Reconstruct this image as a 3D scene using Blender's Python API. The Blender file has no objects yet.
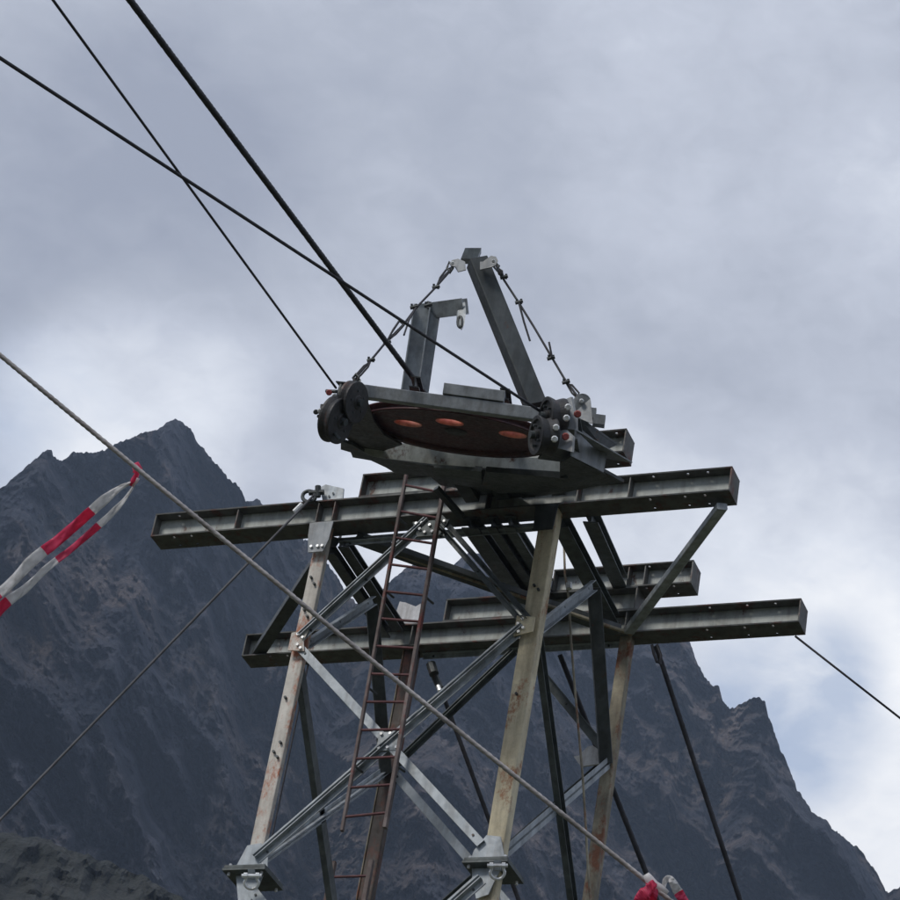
import bpy, bmesh, math, random
from mathutils import Vector, Matrix, noise
random.seed(7)
PI = math.pi
scn = bpy.context.scene
COL = scn.collection
# ------------------------------------------------------------------ camera
CAM = Vector((10.3393, -22.2901, -15.8399))
YAW, PITCH, ROLL, F = 0.4703, 0.5862, 0.1863, 3000.0   # focal length in pixels of a 900 px wide picture
_r = Vector((math.cos(YAW), math.sin(YAW), 0))
FW = Vector((-math.sin(YAW)*math.cos(PITCH), math.cos(YAW)*math.cos(PITCH), math.sin(PITCH)))
_u = _r.cross(FW)
RT = _r*math.cos(ROLL) + _u*math.sin(ROLL)
UP = -_r*math.sin(ROLL) + _u*math.cos(ROLL)
cam = bpy.data.cameras.new('camera'); co = bpy.data.objects.new('camera', cam); COL.objects.link(co)
co.matrix_world = Matrix(((RT.x, UP.x, -FW.x, CAM.x), (RT.y, UP.y, -FW.y, CAM.y), (RT.z, UP.z, -FW.z, CAM.z), (0, 0, 0, 1)))
cam.sensor_width = 36; cam.lens = F*36/900; cam.clip_start = .3; cam.clip_end = 12000
scn.camera = co

def ray(px, py): return (FW + RT*((px-450)/F) - UP*((py-450)/F))
def U(px, py, y):                      # survey: sight line through a picture point, met with the plane Y = y
    d = ray(px, py); return CAM + d*((y-CAM.y)/d.y)
def UD(px, py, dist):                  # the same at a measured distance
    return CAM + ray(px, py).normalized()*dist
def V(*a): return Vector(a)

# ------------------------------------------------------------------ materials
def mat(name): 
    m = bpy.data.materials.new(name); m.use_nodes = True
    return m, m.node_tree, m.node_tree.nodes['Principled BSDF']
def nz(nt, scale, detail=6, rough=.6, coord='Object', vec=None):
    n = nt.nodes.new('ShaderNodeTexNoise'); n.inputs['Scale'].default_value = scale
    n.inputs['Detail'].default_value = detail; n.inputs['Roughness'].default_value = rough
    if vec is None:
        tc = nt.nodes.new('ShaderNodeTexCoord'); vec = tc.outputs[coord]
    nt.links.new(vec, n.inputs['Vector']); return n
def ramp(nt, fac, stops):
    r = nt.nodes.new('ShaderNodeValToRGB'); e = r.color_ramp.elements
    while len(e) < len(stops): e.new(.5)
    for i, (p, c) in enumerate(stops): e[i].position = p; e[i].color = (*c, 1)
    nt.links.new(fac, r.inputs['Fac']); return r
def mixc(nt, fac, a, b, mode='MIX'):
    m = nt.nodes.new('ShaderNodeMix'); m.data_type = 'RGBA'; m.blend_type = mode
    for s, v in ((m.inputs[0], fac), (m.inputs[6], a), (m.inputs[7], b)):
        if isinstance(v, bpy.types.NodeSocket): nt.links.new(v, s)
        elif isinstance(v, (int, float)): s.default_value = v
        else: s.default_value = (*v, 1)
    return m.outputs[2]
def geo_pos(nt, sc=(1, 1, 1)):
    g = nt.nodes.new('ShaderNodeNewGeometry'); mp = nt.nodes.new('ShaderNodeMapping')
    mp.inputs['Scale'].default_value = sc; nt.links.new(g.outputs['Position'], mp.inputs['Vector']); return mp.outputs[0]
def steel(name, c1, c2, rust=0., rustc=(.16, .05, .025), rough=.55, metal=.35, streak=0.0):
    m, nt, b = mat(name)
    p = geo_pos(nt); n = nz(nt, 3.5, 8, .65, vec=p)
    col = ramp(nt, n.outputs['Fac'], [(.33, c1), (.66, c2)]).outputs['Color']
    n4 = nz(nt, 26, 4, .7, vec=p)
    col = mixc(nt, .35, col, ramp(nt, n4.outputs['Fac'], [(.35, (.55, .55, .55)), (.6, (1, 1, 1))]).outputs['Color'], 'MULTIPLY')
    n5 = nz(nt, 1.0, 5, .6, vec=geo_pos(nt, (9, 9, 1.2)))
    col = mixc(nt, .55, col, ramp(nt, n5.outputs['Fac'], [(.38, (.50, .47, .44)), (.56, (1.05, 1.05, 1.05))]).outputs['Color'], 'MULTIPLY')
    if rust > 0:
        n2 = nz(nt, 2.6, 10, .75, vec=geo_pos(nt, (1.6, 1.6, .9)))
        f = ramp(nt, n2.outputs['Fac'], [(.62-rust*.3, (0, 0, 0)), (.68-rust*.2, (1, 1, 1))])
        n3 = nz(nt, 30, 3, .5, vec=p)
        rc = mixc(nt, n3.outputs['Fac'], rustc, tuple(min(1, x*2.2) for x in rustc))
        col = mixc(nt, f.outputs['Color'], col, rc)
    nt.links.new(col, b.inputs['Base Color'])
    b.inputs['Metallic'].default_value = metal
    rr = ramp(nt, n4.outputs['Fac'], [(.3, (rough-.12,)*3), (.7, (rough+.2,)*3)]); nt.links.new(rr.outputs['Color'], b.inputs['Roughness'])
    bp = nt.nodes.new('ShaderNodeBump'); bp.inputs['Strength'].default_value = .15; bp.inputs['Distance'].default_value = .01
    nt.links.new(n4.outputs['Fac'], bp.inputs['Height']); nt.links.new(bp.outputs[0], b.inputs['Normal'])
    return m
M = {}
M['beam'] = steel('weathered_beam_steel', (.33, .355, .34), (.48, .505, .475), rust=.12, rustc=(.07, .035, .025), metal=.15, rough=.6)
M['flange'] = steel('shaded_flange_steel', (.085, .09, .085), (.15, .15, .14), rust=.3, rustc=(.07, .03, .022), metal=.15, rough=.6)  # rusty beam steel, darkened: shade under the flanges is put into the colour
M['galv'] = steel('galvanised_steel', (.27, .31, .34), (.46, .50, .53), metal=.25, rough=.5)
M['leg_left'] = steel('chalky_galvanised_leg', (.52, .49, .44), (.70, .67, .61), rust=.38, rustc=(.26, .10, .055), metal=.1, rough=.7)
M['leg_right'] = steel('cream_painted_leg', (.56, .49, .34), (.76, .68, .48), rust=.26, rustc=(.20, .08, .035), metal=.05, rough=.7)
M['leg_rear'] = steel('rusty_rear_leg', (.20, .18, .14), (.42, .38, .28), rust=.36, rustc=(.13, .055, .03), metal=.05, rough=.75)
M['dark'] = steel('dark_steel', (.05, .06, .062), (.10, .11, .112), rust=.1, rustc=(.06, .03, .02), metal=.3, rough=.5)
M['brace_dark'] = steel('dull_green_brace', (.07, .085, .085), (.13, .15, .15), metal=.2, rough=.55)
M['frame'] = steel('carriage_grey_paint', (.22, .24, .255), (.34, .36, .375), metal=.1, rough=.55)
M['rustrail'] = steel('rusty_ladder_steel', (.10, .075, .07), (.24, .20, .19), rust=.35, rustc=(.12, .035, .03), metal=.1, rough=.75)
M['rung'] = steel('red_oxide_rung', (.10, .035, .04), (.19, .08, .08), metal=.05, rough=.7)
M['wheel'] = steel('red_wheel_paint', (.04, .011, .011), (.085, .016, .016), rust=.2, rustc=(.05, .02, .015), metal=.0, rough=.5)
M['rail_dark'] = steel('shaded_rusty_leg', (.06, .05, .045), (.13, .11, .095), rust=.4, rustc=(.09, .04, .03), metal=.1, rough=.7)  # rusty, with the shade inside the open channel painted as a dark base
M['lip'] = steel('skylit_red_paint', (.90, .20, .13), (.99, .45, .34), metal=0, rough=.45)  # wheel red brightened: skylight on the hole walls is put into the colour
M['rubber'] = steel('black_rubber', (.025, .025, .028), (.055, .055, .06), metal=0, rough=.6)
M['sheave'] = steel('dark_sheave_iron', (.035, .035, .037), (.085, .085, .085), rust=.15, rustc=(.05, .03, .025), metal=.3, rough=.5)
M['bolt'] = steel('bright_zinc', (.72, .74, .76), (.88, .9, .9), metal=.35, rough=.35)
M['redbolt'] = steel('red_cap_paint', (.30, .06, .06), (.45, .10, .09), metal=0, rough=.6)
M['rope_dark'] = steel('greased_wire_rope', (.018, .018, .024), (.05, .05, .06), metal=.2, rough=.6)
M['rope_grey'] = steel('grey_wire_rope', (.34, .32, .32), (.55, .52, .51), metal=.1, rough=.7)
M['rope_mid'] = steel('dull_wire_rope', (.07, .07, .075), (.13, .13, .135), metal=.2, rough=.6)
M['plate'] = steel('pale_galvanised_plate', (.50, .50, .50), (.70, .70, .71), rust=.05, metal=.05, rough=.7)
def plain(name, c, rough=.6, sc=9, sheen=0, trans=0):
    m, nt, b = mat(name); n = nz(nt, sc, 4, .6, vec=geo_pos(nt))
    col = mixc(nt, n.outputs['Fac'], tuple(x*.75 for x in c), tuple(min(1, x*1.2) for x in c))
    nt.links.new(col, b.inputs['Base Color']); b.inputs['Roughness'].default_value = rough
    if trans:
        b.inputs['Transmission Weight'].default_value = 0
        tr = nt.nodes.new('ShaderNodeBsdfTranslucent'); nt.links.new(col, tr.inputs['Color'])
        ms = nt.nodes.new('ShaderNodeMixShader'); ms.inputs[0].default_value = trans
        nt.links.new(b.outputs[0], ms.inputs[1]); nt.links.new(tr.outputs[0], ms.inputs[2])
        nt.links.new(ms.outputs[0], nt.nodes['Material Output'].inputs[0])
    return m
M['tape_red'] = plain('tape_red', (.95, .10, .23), .35, 40, trans=.5)
M['tape_white'] = plain('tape_white', (.97, .95, .95), .35, 40, trans=.5)

# ------------------------------------------------------------------ mesh helpers
def link(name, bm, m, parent=None, smooth=False):
    me = bpy.data.meshes.new(name); bmesh.ops.recalc_face_normals(bm, faces=bm.faces); bm.to_mesh(me); bm.free()
    mats = m if isinstance(m, (list, tuple)) else [m]
    for x in mats: me.materials.append(M[x] if isinstance(x, str) else x)
    if smooth:
        for p in me.polygons: p.use_smooth = True
    o = bpy.data.objects.new(name, me); COL.objects.link(o)
    if parent is not None:
        o.parent = parent                       # parts keep world coordinates: only the thing's empty is offset
        if parent.name in _loc: o.location = -_loc[parent.name]
    return o
_loc = {}
def tag(o, label, cat, group=None, kind=None):
    if label: o['label'] = label
    if cat: o['category'] = cat
    if group: o['group'] = group
    if kind: o['kind'] = kind
    return o
def thing(name, loc, label, cat, group=None):
    o = bpy.data.objects.new(name, None); COL.objects.link(o); o.location = loc; o.empty_display_size = .3
    _loc[o.name] = Vector(loc)
    return tag(o, label, cat, group)
def NB(): return bmesh.new()
def rods(name, segs, r, n, m, parent):
    for a, b in segs:
        bm = bmesh.new(); rod(bm, a, b, r, n); link(name, bm, m, parent)
def frame(d, up):
    d = d.normalized(); s = d.cross(up)
    if s.length < 1e-5: s = d.cross(Vector((1, 0, 0)))
    s.normalize(); t = s.cross(d); return s, t     # s = side, t = up-ish
def extr(bm, poly, p0, p1, up=Vector((0, 0, 1))):
    s, t = frame(p1-p0, up); n = len(poly)
    a = [bm.verts.new(p0+s*x+t*y) for x, y in poly]; b = [bm.verts.new(p1+s*x+t*y) for x, y in poly]
    for i in range(n): bm.faces.new((a[i], a[(i+1) % n], b[(i+1) % n], b[i]))
    bm.faces.new(a); bm.faces.new(b[::-1])
def rect(x0, x1, y0, y1): return [(x0, y0), (x1, y0), (x1, y1), (x0, y1)]
def rrect(w, h, r=.012):
    o = []
    for cx, cy, a0 in ((w/2-r, h/2-r, 0), (-w/2+r, h/2-r, 90), (-w/2+r, -h/2+r, 180), (w/2-r, -h/2+r, 270)):
        for k in range(3):
            a = math.radians(a0+45*k); o.append((cx+r*math.cos(a), cy+r*math.sin(a)))
    return o
def boxb(bm, lo, hi, bev=0):
    v = [bm.verts.new((x, y, z)) for x in (lo[0], hi[0]) for y in (lo[1], hi[1]) for z in (lo[2], hi[2])]
    for q in ((0, 1, 3, 2), (4, 6, 7, 5), (0, 4, 5, 1), (2, 3, 7, 6), (0, 2, 6, 4), (1, 5, 7, 3)): bm.faces.new([v[i] for i in q])
def obox(bm, c, ex, ey, ez):
    v = [bm.verts.new(c+ex*i+ey*j+ez*k) for i in (-1, 1) for j in (-1, 1) for k in (-1, 1)]
    for q in ((0, 1, 3, 2), (4, 6, 7, 5), (0, 4, 5, 1), (2, 3, 7, 6), (0, 2, 6, 4), (1, 5, 7, 3)): bm.faces.new([v[i] for i in q])
def ngon(r, n=12, rot=0): return [(r*math.cos(2*PI*i/n+rot), r*math.sin(2*PI*i/n+rot)) for i in range(n)]
def rod(bm, p0, p1, r, n=10): extr(bm, ngon(r, n), Vector(p0), Vector(p1), Vector((.13, .31, .9)))
def tube(bm, pts, r, n=8, closed=False):
    pts = [Vector(p) for p in pts]; rings = []; N = len(pts)
    ref = Vector((.2, .3, .93))
    for i, p in enumerate(pts):
        a = pts[(i-1) % N] if (closed or i > 0) else p; b = pts[(i+1) % N] if (closed or i < N-1) else p
        s, t = frame(b-a, ref); rr = r[i] if isinstance(r, (list, tuple)) else r
        rings.append([bm.verts.new(p+s*rr*math.cos(2*PI*k/n)+t*rr*math.sin(2*PI*k/n)) for k in range(n)])
        ref = t
    for i in range(N if closed else N-1):
        A, B = rings[i], rings[(i+1) % N]
        for k in range(n): bm.faces.new((A[k], A[(k+1) % n], B[(k+1) % n], B[k]))
    if not closed: bm.faces.new(rings[0]); bm.faces.new(rings[-1][::-1])
def strand(bm, pts, r, pitch, step, lobes=5, depth=.13, n=15):      # twisted wire rope
    pts = [Vector(p) for p in pts]; L_ = [0]
    for a, b in zip(pts, pts[1:]): L_.append(L_[-1]+(b-a).length)
    out = []; k = 0; q = 0.0; i = 0
    while q < L_[-1]:
        while q > L_[i+1]: i += 1
        out.append((pts[i].lerp(pts[i+1], (q-L_[i])/(L_[i+1]-L_[i])), q)); q += step
    s0, t0 = frame(out[-1][0]-out[0][0], Vector((.2, .3, .93))); prev = None
    for p, q in out:
        ring = []
        for j in range(n):
            a = 2*PI*j/n; rr = r*(1-depth+depth*2*abs(math.cos(lobes*.5*(a-2*PI*q/pitch)))-depth*.3)
            ring.append(bm.verts.new(p+s0*rr*math.cos(a)+t0*rr*math.sin(a)))
        if prev:
            for j in range(n): bm.faces.new((prev[j], prev[(j+1) % n], ring[(j+1) % n], ring[j]))
        prev = ring
def plate(bm, pts, nrm, th):                       # flat polygon with thickness
    nrm = nrm.normalized()*th/2
    a = [bm.verts.new(p+nrm) for p in pts]; b = [bm.verts.new(p-nrm) for p in pts]; n = len(pts)
    for i in range(n): bm.faces.new((a[i], a[(i+1) % n], b[(i+1) % n], b[i]))
    bm.faces.new(a); bm.faces.new(b[::-1])
def disc(bm, c, ax, r0, r1, th, n=28):             # (half) cylinder, chamfered; r0 on -ax side, r1 on +ax side
    extr2(bm, [(r0, -th/2), (r1, th/2)], c, ax, n)
def extr2(bm, prof, c, ax, n=28, closed=False):    # lathe: list of (radius, height along ax)
    s, t = frame(ax, Vector((.1, .2, .97))); ax = ax.normalized(); R = []
    for r, h in prof: R.append([bm.verts.new(c+ax*h+(s*math.cos(2*PI*k/n)+t*math.sin(2*PI*k/n))*r) for k in range(n)])
    m = len(R)
    for i in range(m if closed else m-1):
        A, B = R[i], R[(i+1) % m]
        for k in range(n): bm.faces.new((A[k], A[(k+1) % n], B[(k+1) % n], B[k]))
    if not closed: bm.faces.new(R[0][::-1]); bm.faces.new(R[-1])
def holed(bm, outline, holes, th, mtx):            # plate with real holes (2-D curve fill), thickness centred
    cu = bpy.data.curves.new('t', 'CURVE'); cu.dimensions = '2D'; cu.fill_mode = 'BOTH'; cu.extrude = th/2
    for poly in [outline]+holes:
        sp = cu.splines.new('POLY'); sp.points.add(len(poly)-1); sp.use_cyclic_u = True
        for i, (x, y) in enumerate(poly): sp.points[i].co = (x, y, 0, 1)
    o = bpy.data.objects.new('t', cu); COL.objects.link(o)
    dg = bpy.context.evaluated_depsgraph_get(); dg.update()
    me = bpy.data.meshes.new_from_object(o.evaluated_get(dg)); me.transform(mtx)
    bm.from_mesh(me); bpy.data.meshes.remove(me); bpy.data.objects.remove(o); bpy.data.curves.remove(cu)
def circ(x, y, r, n=10): return [(x+r*math.cos(2*PI*i/n), y+r*math.sin(2*PI*i/n)) for i in range(n)]

# ------------------------------------------------------------------ the tower
H, W, S = .28, .2556, 2.3709
XC, G = -1.0435, 1.2076
XL, XR = XC-G, XC+G                     # leg lines
YF, YR = W/2, S+W/2
ZM, ZN = -1.40, -3.90                   # bracing nodes
GZ = -10.2                              # ground at the tower
TW = thing('ropeway_tower', (XC, (YF+YR)/2, GZ), 'square four-legged steel lattice tower with long cantilevered beams on top, in front of the mountain', 'tower')

def ibeam(x0, x1, y, z, stiff=(), holes=(), label=None, endp=(1, 1)):
    t = .016; yc = y+W/2
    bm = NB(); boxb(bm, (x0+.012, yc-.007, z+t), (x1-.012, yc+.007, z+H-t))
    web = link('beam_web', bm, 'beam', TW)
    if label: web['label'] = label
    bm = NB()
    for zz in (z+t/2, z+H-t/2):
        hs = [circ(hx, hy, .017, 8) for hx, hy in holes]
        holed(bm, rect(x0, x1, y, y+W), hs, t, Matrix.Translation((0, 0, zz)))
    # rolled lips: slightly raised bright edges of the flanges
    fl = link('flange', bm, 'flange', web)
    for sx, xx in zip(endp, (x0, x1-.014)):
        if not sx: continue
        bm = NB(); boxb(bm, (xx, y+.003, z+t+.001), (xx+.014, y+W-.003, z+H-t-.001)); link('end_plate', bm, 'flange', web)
    for xx in stiff:
        bm = NB(); boxb(bm, (xx-.006, y+.012, z+t+.001), (xx+.006, yc-.008, z+H-t-.001)); boxb(bm, (xx-.006, yc+.008, z+t+.001), (xx+.006, y+W-.012, z+H-t-.001)); link('stiffener', bm, 'flange', web)
    return web
def hl(xs, y): return [(x, y+yy) for x in xs for yy in (.05, W-.05)]
AX0, AX1 = -4.1994, 2.009
DX0, DX1 = -4.2289, 2.034
ibeam(AX0, AX1, 0, 0, stiff=(-3.25, XL-.09, XL+.09, -1.45, -.5, .45, .98), holes=hl((-3.95, -3.75, 1.2, 1.55, 1.75), 0), label='long upper beam carrying the wheel carriage')
ibeam(DX0, DX1, S, 0, stiff=(XL, XR, -.9), holes=hl((-3.9, -3.7, 1.05, 1.45, 1.75), S), label='long rear beam seen below the front one')
B1x0 = U(363, 474, 0).x
ibeam(B1x0, .12, 0, H, stiff=(-1.0,))
ibeam(-1.2, .87, 0, 2*H, stiff=(), holes=hl((.6, .75), 0))
C1x0 = U(447, 597, S).x
C2x1 = U(694, 558, S).x
ibeam(C1x0, .25, S, H, stiff=())
ibeam(-.72, C2x1, S, 2*H, stiff=(.12, .3), holes=hl((C2x1-.5, C2x1-.2), S))

# legs
def leg(x, y, ztop, m, w=.20, d=.17):
    bm = NB(); extr(bm, rrect(w, d, .012), V(x, y, ztop), V(x, y, ZN+.03), V(0, 1, 0))
    extr(bm, rrect(w*.96, d*.96, .03), V(x, y, ZN-.03), V(x, y, GZ-.4), V(0, 1, 0))
    return link('leg', bm, m, TW)
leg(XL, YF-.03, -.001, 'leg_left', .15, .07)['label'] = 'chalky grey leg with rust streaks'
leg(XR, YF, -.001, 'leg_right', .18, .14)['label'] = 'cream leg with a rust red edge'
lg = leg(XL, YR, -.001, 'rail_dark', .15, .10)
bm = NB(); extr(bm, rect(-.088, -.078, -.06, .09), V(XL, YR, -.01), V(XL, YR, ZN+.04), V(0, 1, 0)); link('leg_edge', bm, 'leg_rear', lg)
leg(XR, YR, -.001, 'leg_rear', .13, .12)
# concrete footings at the leg feet
M['concrete'] = plain('footing_concrete', (.34, .33, .31), .9, 3)
for x in (XL, XR):
    for y in (YF, YR):
        bm = NB(); boxb(bm, (x-.35, y-.35, GZ-2.5), (x+.35, y+.35, GZ+.35)); link('footing', bm, 'concrete', TW)
# splice collars at the lower nodes with gusset wings
for i, (x, y) in enumerate(((XL, YF), (XR, YF), (XL, YR), (XR, YR))):
    bm = NB(); boxb(bm, (x-.22, y-.22, ZN-.028), (x+.22, y+.22, ZN-.004)); boxb(bm, (x-.21, y-.21, ZN+.004), (x+.21, y+.21, ZN+.028))
    c = link('splice_collar', bm, 'brace_dark', TW)
    bm = NB()
    sx = 1 if x == XL else -1; sy = 1 if y == YF else -1
    yy = y-sy*.11
    plate(bm, [V(x-sx*.15, yy, ZN+.035), V(x+sx*.19, yy, ZN+.035), V(x+sx*.17, yy, ZN+.15), V(x+sx*.07, yy, ZN+.30), V(x-sx*.07, yy, ZN+.28)], V(0, 1, 0), .014)
    plate(bm, [V(x-sx*.12, yy, ZN-.035), V(x+sx*.16, yy, ZN-.035), V(x+sx*.14, yy, ZN-.14), V(x+sx*.07, yy, ZN-.34), V(x-sx*.04, yy, ZN-.30)], V(0, 1, 0), .014)
    link('gusset', bm, 'galv' , c)
    for k in range(4 if y == YF else 0):
        bm = NB(); bx = x+(-.17 if k % 2 else .17); by = y+(-.17 if k//2 else .17); rod(bm, (bx, by, ZN-.06), (bx, by, ZN+.06), .014, 6); link('bolt', bm, 'bolt', c)

def brace(p0, p1, m='galv', w=.13, d=.055, up=V(0, 1, 0), kind='double', label=None, bolts=1):
    """steel section from p0 to p1; w across the plane it lies in, d along its normal 'up'"""
    bm = NB(); t = .008; g = .012
    if kind == 'double':                     # two angles back to back with a slot between
        for sg in (-1, 1):
            a, b = sg*g, sg*w/2
            extr(bm, rect(min(a, b), max(a, b), -t/2, t/2), p0, p1, up)
            a, b = sg*g, sg*(g+t)
            extr(bm, rect(min(a, b), max(a, b), -d, -t/2-.001), p0, p1, up)
    elif kind == 'angle':
        extr(bm, rect(-w/2, w/2, -t/2, t/2), p0, p1, up); extr(bm, rect(w/2-t, w/2, -d, -t/2-.001), p0, p1, up)
    elif kind == 'channel':
        extr(bm, rect(-w/2, w/2, -t/2, t/2), p0, p1, up)
        extr(bm, rect(-w/2, -w/2+t, t/2+.001, d), p0, p1, up); extr(bm, rect(w/2-t, w/2, t/2+.001, d), p0, p1, up)
    elif kind == 'box':
        extr(bm, rrect(w, d, .01), p0, p1, up)
    elif kind == 'ibeam':
        extr(bm, rect(-w/2, w/2, -d/2, -d/2+.014), p0, p1, up); extr(bm, rect(-w/2, w/2, d/2-.014, d/2), p0, p1, up)
        extr(bm, rect(-.006, .006, -d/2+.015, d/2-.015), p0, p1, up)
    o = link('brace' if kind != 'ibeam' else 'cross_beam', bm, m, TW)
    if label: o['label'] = label
    if bolts:
        L = (p1-p0).length; dd = (p1-p0).normalized(); s, tt = frame(dd, up); segs = []
        for q in ((.10, .18, .5*L-.04, .5*L+.04, L-.18, L-.10) if bolts == 2 else (.12, .5*L, L-.12)):
            for sg in (-1, 1):
                if kind == 'double' or sg == 1:
                    c = p0+dd*q+s*sg*w*.28*(1 if kind == 'double' else 0); segs.append((c-tt*.014, c-tt*(-.006)))
        rods('bolt', segs, .013, 6, 'dark', o)
    return o
yF = YF-.12                              # outer face of the front bracing
P = lambda x, z, y=yF: V(x, y, z)
fu = V(0, 1, 0)
brace(P(XL+.02, ZM+.06), P(XC-.05, -.06), 'galv', label='brace from the left leg up to the beam centre')
brace(P(XC+.05, -.06), P(XR-.03, ZM+.08), 'brace_dark')
brace(P(XL+.05, ZN+.14), P(XR-.05, ZM+.02), 'galv', .14)
brace(P(XL+.03, ZM-.05), P(XR-.10, ZN+.2, yF-.03), 'galv', .085, kind='channel')
# lower panel
brace(P(XL+.05, ZN-.16), P(XR, ZN-2.6, yF-.03), 'galv', .10, kind='channel')
brace(P(XR-.05, ZN-.14), P(XL, ZN-2.6), 'galv', .14)
# rear plane
yB = YR+.02
brace(P(XL, ZM, yB), P(XC-.05, -.06, yB), 'brace_dark', .11)
brace(P(XC+.05, -.06, yB), P(XR, ZM, yB), 'brace_dark', .09, kind='angle')
brace(P(XL, ZM-.02, yB), P(XR, ZN, yB), 'galv', .09, kind='channel')
brace(P(XL, ZN, yB), P(XR, ZM-.02, yB), 'brace_dark', .09, kind='angle')
# side planes
for x, kk in ((XL, -1), (XR, 1)):
    xs = x+.03*kk; su = V(kk, 0, 0)
    brace(V(xs, YF, ZN+.12), V(xs, YR, ZM-.02), 'galv', .12, .05, su, kind='double')
    brace(V(xs, YF, ZM), V(xs, YR, ZN), 'brace_dark', .12, .06, su, kind='channel')
    brace(V(xs, YR, ZN-2.4), V(xs, YF, ZN-.1), 'galv', .12, .05, su, kind='double')
brace(V(XR+.03, YF, ZM+.05), V(XR+.03, (YF+YR)/2, -.1), 'galv', .11, .05, V(1, 0, 0), kind='channel')
brace(V(XL+.03, YF, ZM+.05), V(XL+.03, (YF+YR)/2, -.1), 'galv', .09, .05, V(1, 0, 0), kind='channel')
# knee braces from the cross beams to the rear legs
for x in (XL, XR):
    brace(U(594, 588, YF+1.25) if x == XR else U(372, 606, YF+1.25), V(x+.0, YR-.10, ZM-.12), 'dark', .13, .10, V(-.3, 0, 1), kind='box', bolts=0)
# cross beams running front to back
zz = V(0, 0, 1)
def cb2(p0, p1, w, d, y0=W, y1=S, m='dark', ext=0):
    a, b = U(*p0, y0), U(*p1, y1)
    a = a+(a-b).normalized()*ext
    return brace(a, b, m, w, d, zz, kind='ibeam', bolts=0)
cb2((330, 550), (386, 634), .11, .09)
cb2((344, 543), (399, 628), .12, .10)
cb2((474, 528), (523, 598), .17, .12, ext=.15)
cb2((495, 527), (538, 592), .10, .12, ext=.15)
cb2((512, 526), (548, 585), .11, .12, m='brace_dark', ext=.15)
cb2((561, 522), (611, 618), .16, .12, m='brace_dark')
cb2((591, 517), (620, 582), .15, .12, m='brace_dark')
# stubs carrying the carriage in front of the upper beam
bm = NB(); a = U(436, 488, -.35); b = U(462, 517, -.02); extr(bm, rrect(.07, .05, .008), a, b, zz); link('bracket', bm, 'dark', TW)
for px, py in ((474, 494), (505, 492), (560, 490), (530, 490)):
    bm = NB(); a = U(px, py, -.001); boxb(bm, (a.x-.07, -.45, .10), (a.x+.07, -.002, .25)); link('bracket', bm, 'dark' if px != 500 else 'flange', TW)
# plan bracing in the platform
brace(V(XL+.05, YF+.1, -.03), V(DX0+.12, S+.12, .04), 'dark', .13, .08, zz, kind='channel', bolts=False)
brace(U(722, 508, YF)+V(0, 0, .02), V(XR+.08, S-.05, -.02), 'galv', .105, .07, V(0, -.35, 1), kind='box', bolts=False, label='light grey strut from the upper beam tip back to the rear leg')
brace(V(-2.0, W, -.05), V(.1, S, .0), 'dark', .16, .06, zz, kind='channel', bolts=False)
brace(V(-1.9, W+.15, -.03), V(XR+.1, S, -.03), 'leg_rear', .035, .035, zz, kind='box', bolts=False)
# gussets (bolted plates) of the bracing
def gus(pts, y=yF-.02, m='galv', bolts=(), nrm=V(0, 1, 0)):
    bm = NB(); plate(bm, [V(x, y, z) for x, z in pts], nrm, .012); g = link('gusset', bm, m, TW)
    if bolts:
        rods('bolt', [((x, y-.028, z), (x, y+.02, z)) for x, z in bolts], .016, 6, 'bolt', g)
gus([(XL-.13, -.002), (XL+.13, -.002), (XL+.12, -.22), (XL+.08, -.36), (XL-.08, -.36), (XL-.12, -.15)], bolts=[(XL-.05, -.30), (XL+.02, -.30), (XL+.07, -.30)], m='frame')
gus([(XR-.12, -.002), (XR+.12, -.002), (XR+.10, -.30), (XR-.10, -.30)], m='dark')
gus([(XC-.2, -.09), (XC+.2, -.09), (XC+.12, -.27), (XC-.12, -.27)], bolts=[(XC-.15, -.12), (XC-.09, -.12), (XC+.09, -.12), (XC+.15, -.12), (XC-.1, -.19), (XC+.1, -.19), (XC, -.15), (XC-.04, -.23), (XC+.04, -.23)], m='brace_dark')
gus([(XL-.07, ZM+.10), (XL+.11, ZM+.12), (XL+.08, ZM), (XL+.11, ZM-.12), (XL-.07, ZM-.10)], m='leg_left', bolts=[(XL+.01, ZM+.07), (XL+.07, ZM+.03), (XL+.03, ZM-.05), (XL+.07, ZM-.09)])
gus([(XR+.07, ZM+.10), (XR-.12, ZM+.13), (XR-.12, ZM-.10), (XR+.07, ZM-.06)], m='leg_right', bolts=[(XR-.05, ZM+.08), (XR-.09, ZM+.03), (XR-.03, ZM-.02), (XR-.07, ZM-.06)])
# horizontal double angle just under the front beam, and one under the rear beam
brace(P(XL+.08, -.05, W+.04), P(XR-.12, -.05, W+.04), 'galv', .09, .05)
brace(P(XL+.1, -.03, yB+.05), P(XR-.1, -.03, yB+.05), 'galv', .05, .05, kind='angle')
# bolts scattered down the front legs
for x, zs, m_ in ((XL, (-.62, -.70, -1.0, -1.08, -2.0, -2.5, -2.6, -2.66), 'leg'), (XR, (-.9, -.95, -2.1), 'leg')):
    rods('bolt', [((x+(.03 if i % 2 else -.02), yF+.02, z_), (x+(.03 if i % 2 else -.02), yF+.07, z_)) for i, z_ in enumerate(zs)], .014, 6, 'dark', TW)
zc = (ZM+ZN)/2+.07
gus([(XC-.12, zc+.10), (XC+.12, zc+.10), (XC+.12, zc-.10), (XC-.12, zc-.10)], y=yF-.02, bolts=[(XC+a*.09, zc+b*.075) for a in (-1, 0, 1) for b in (-1, 1)], m='galv')
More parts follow.
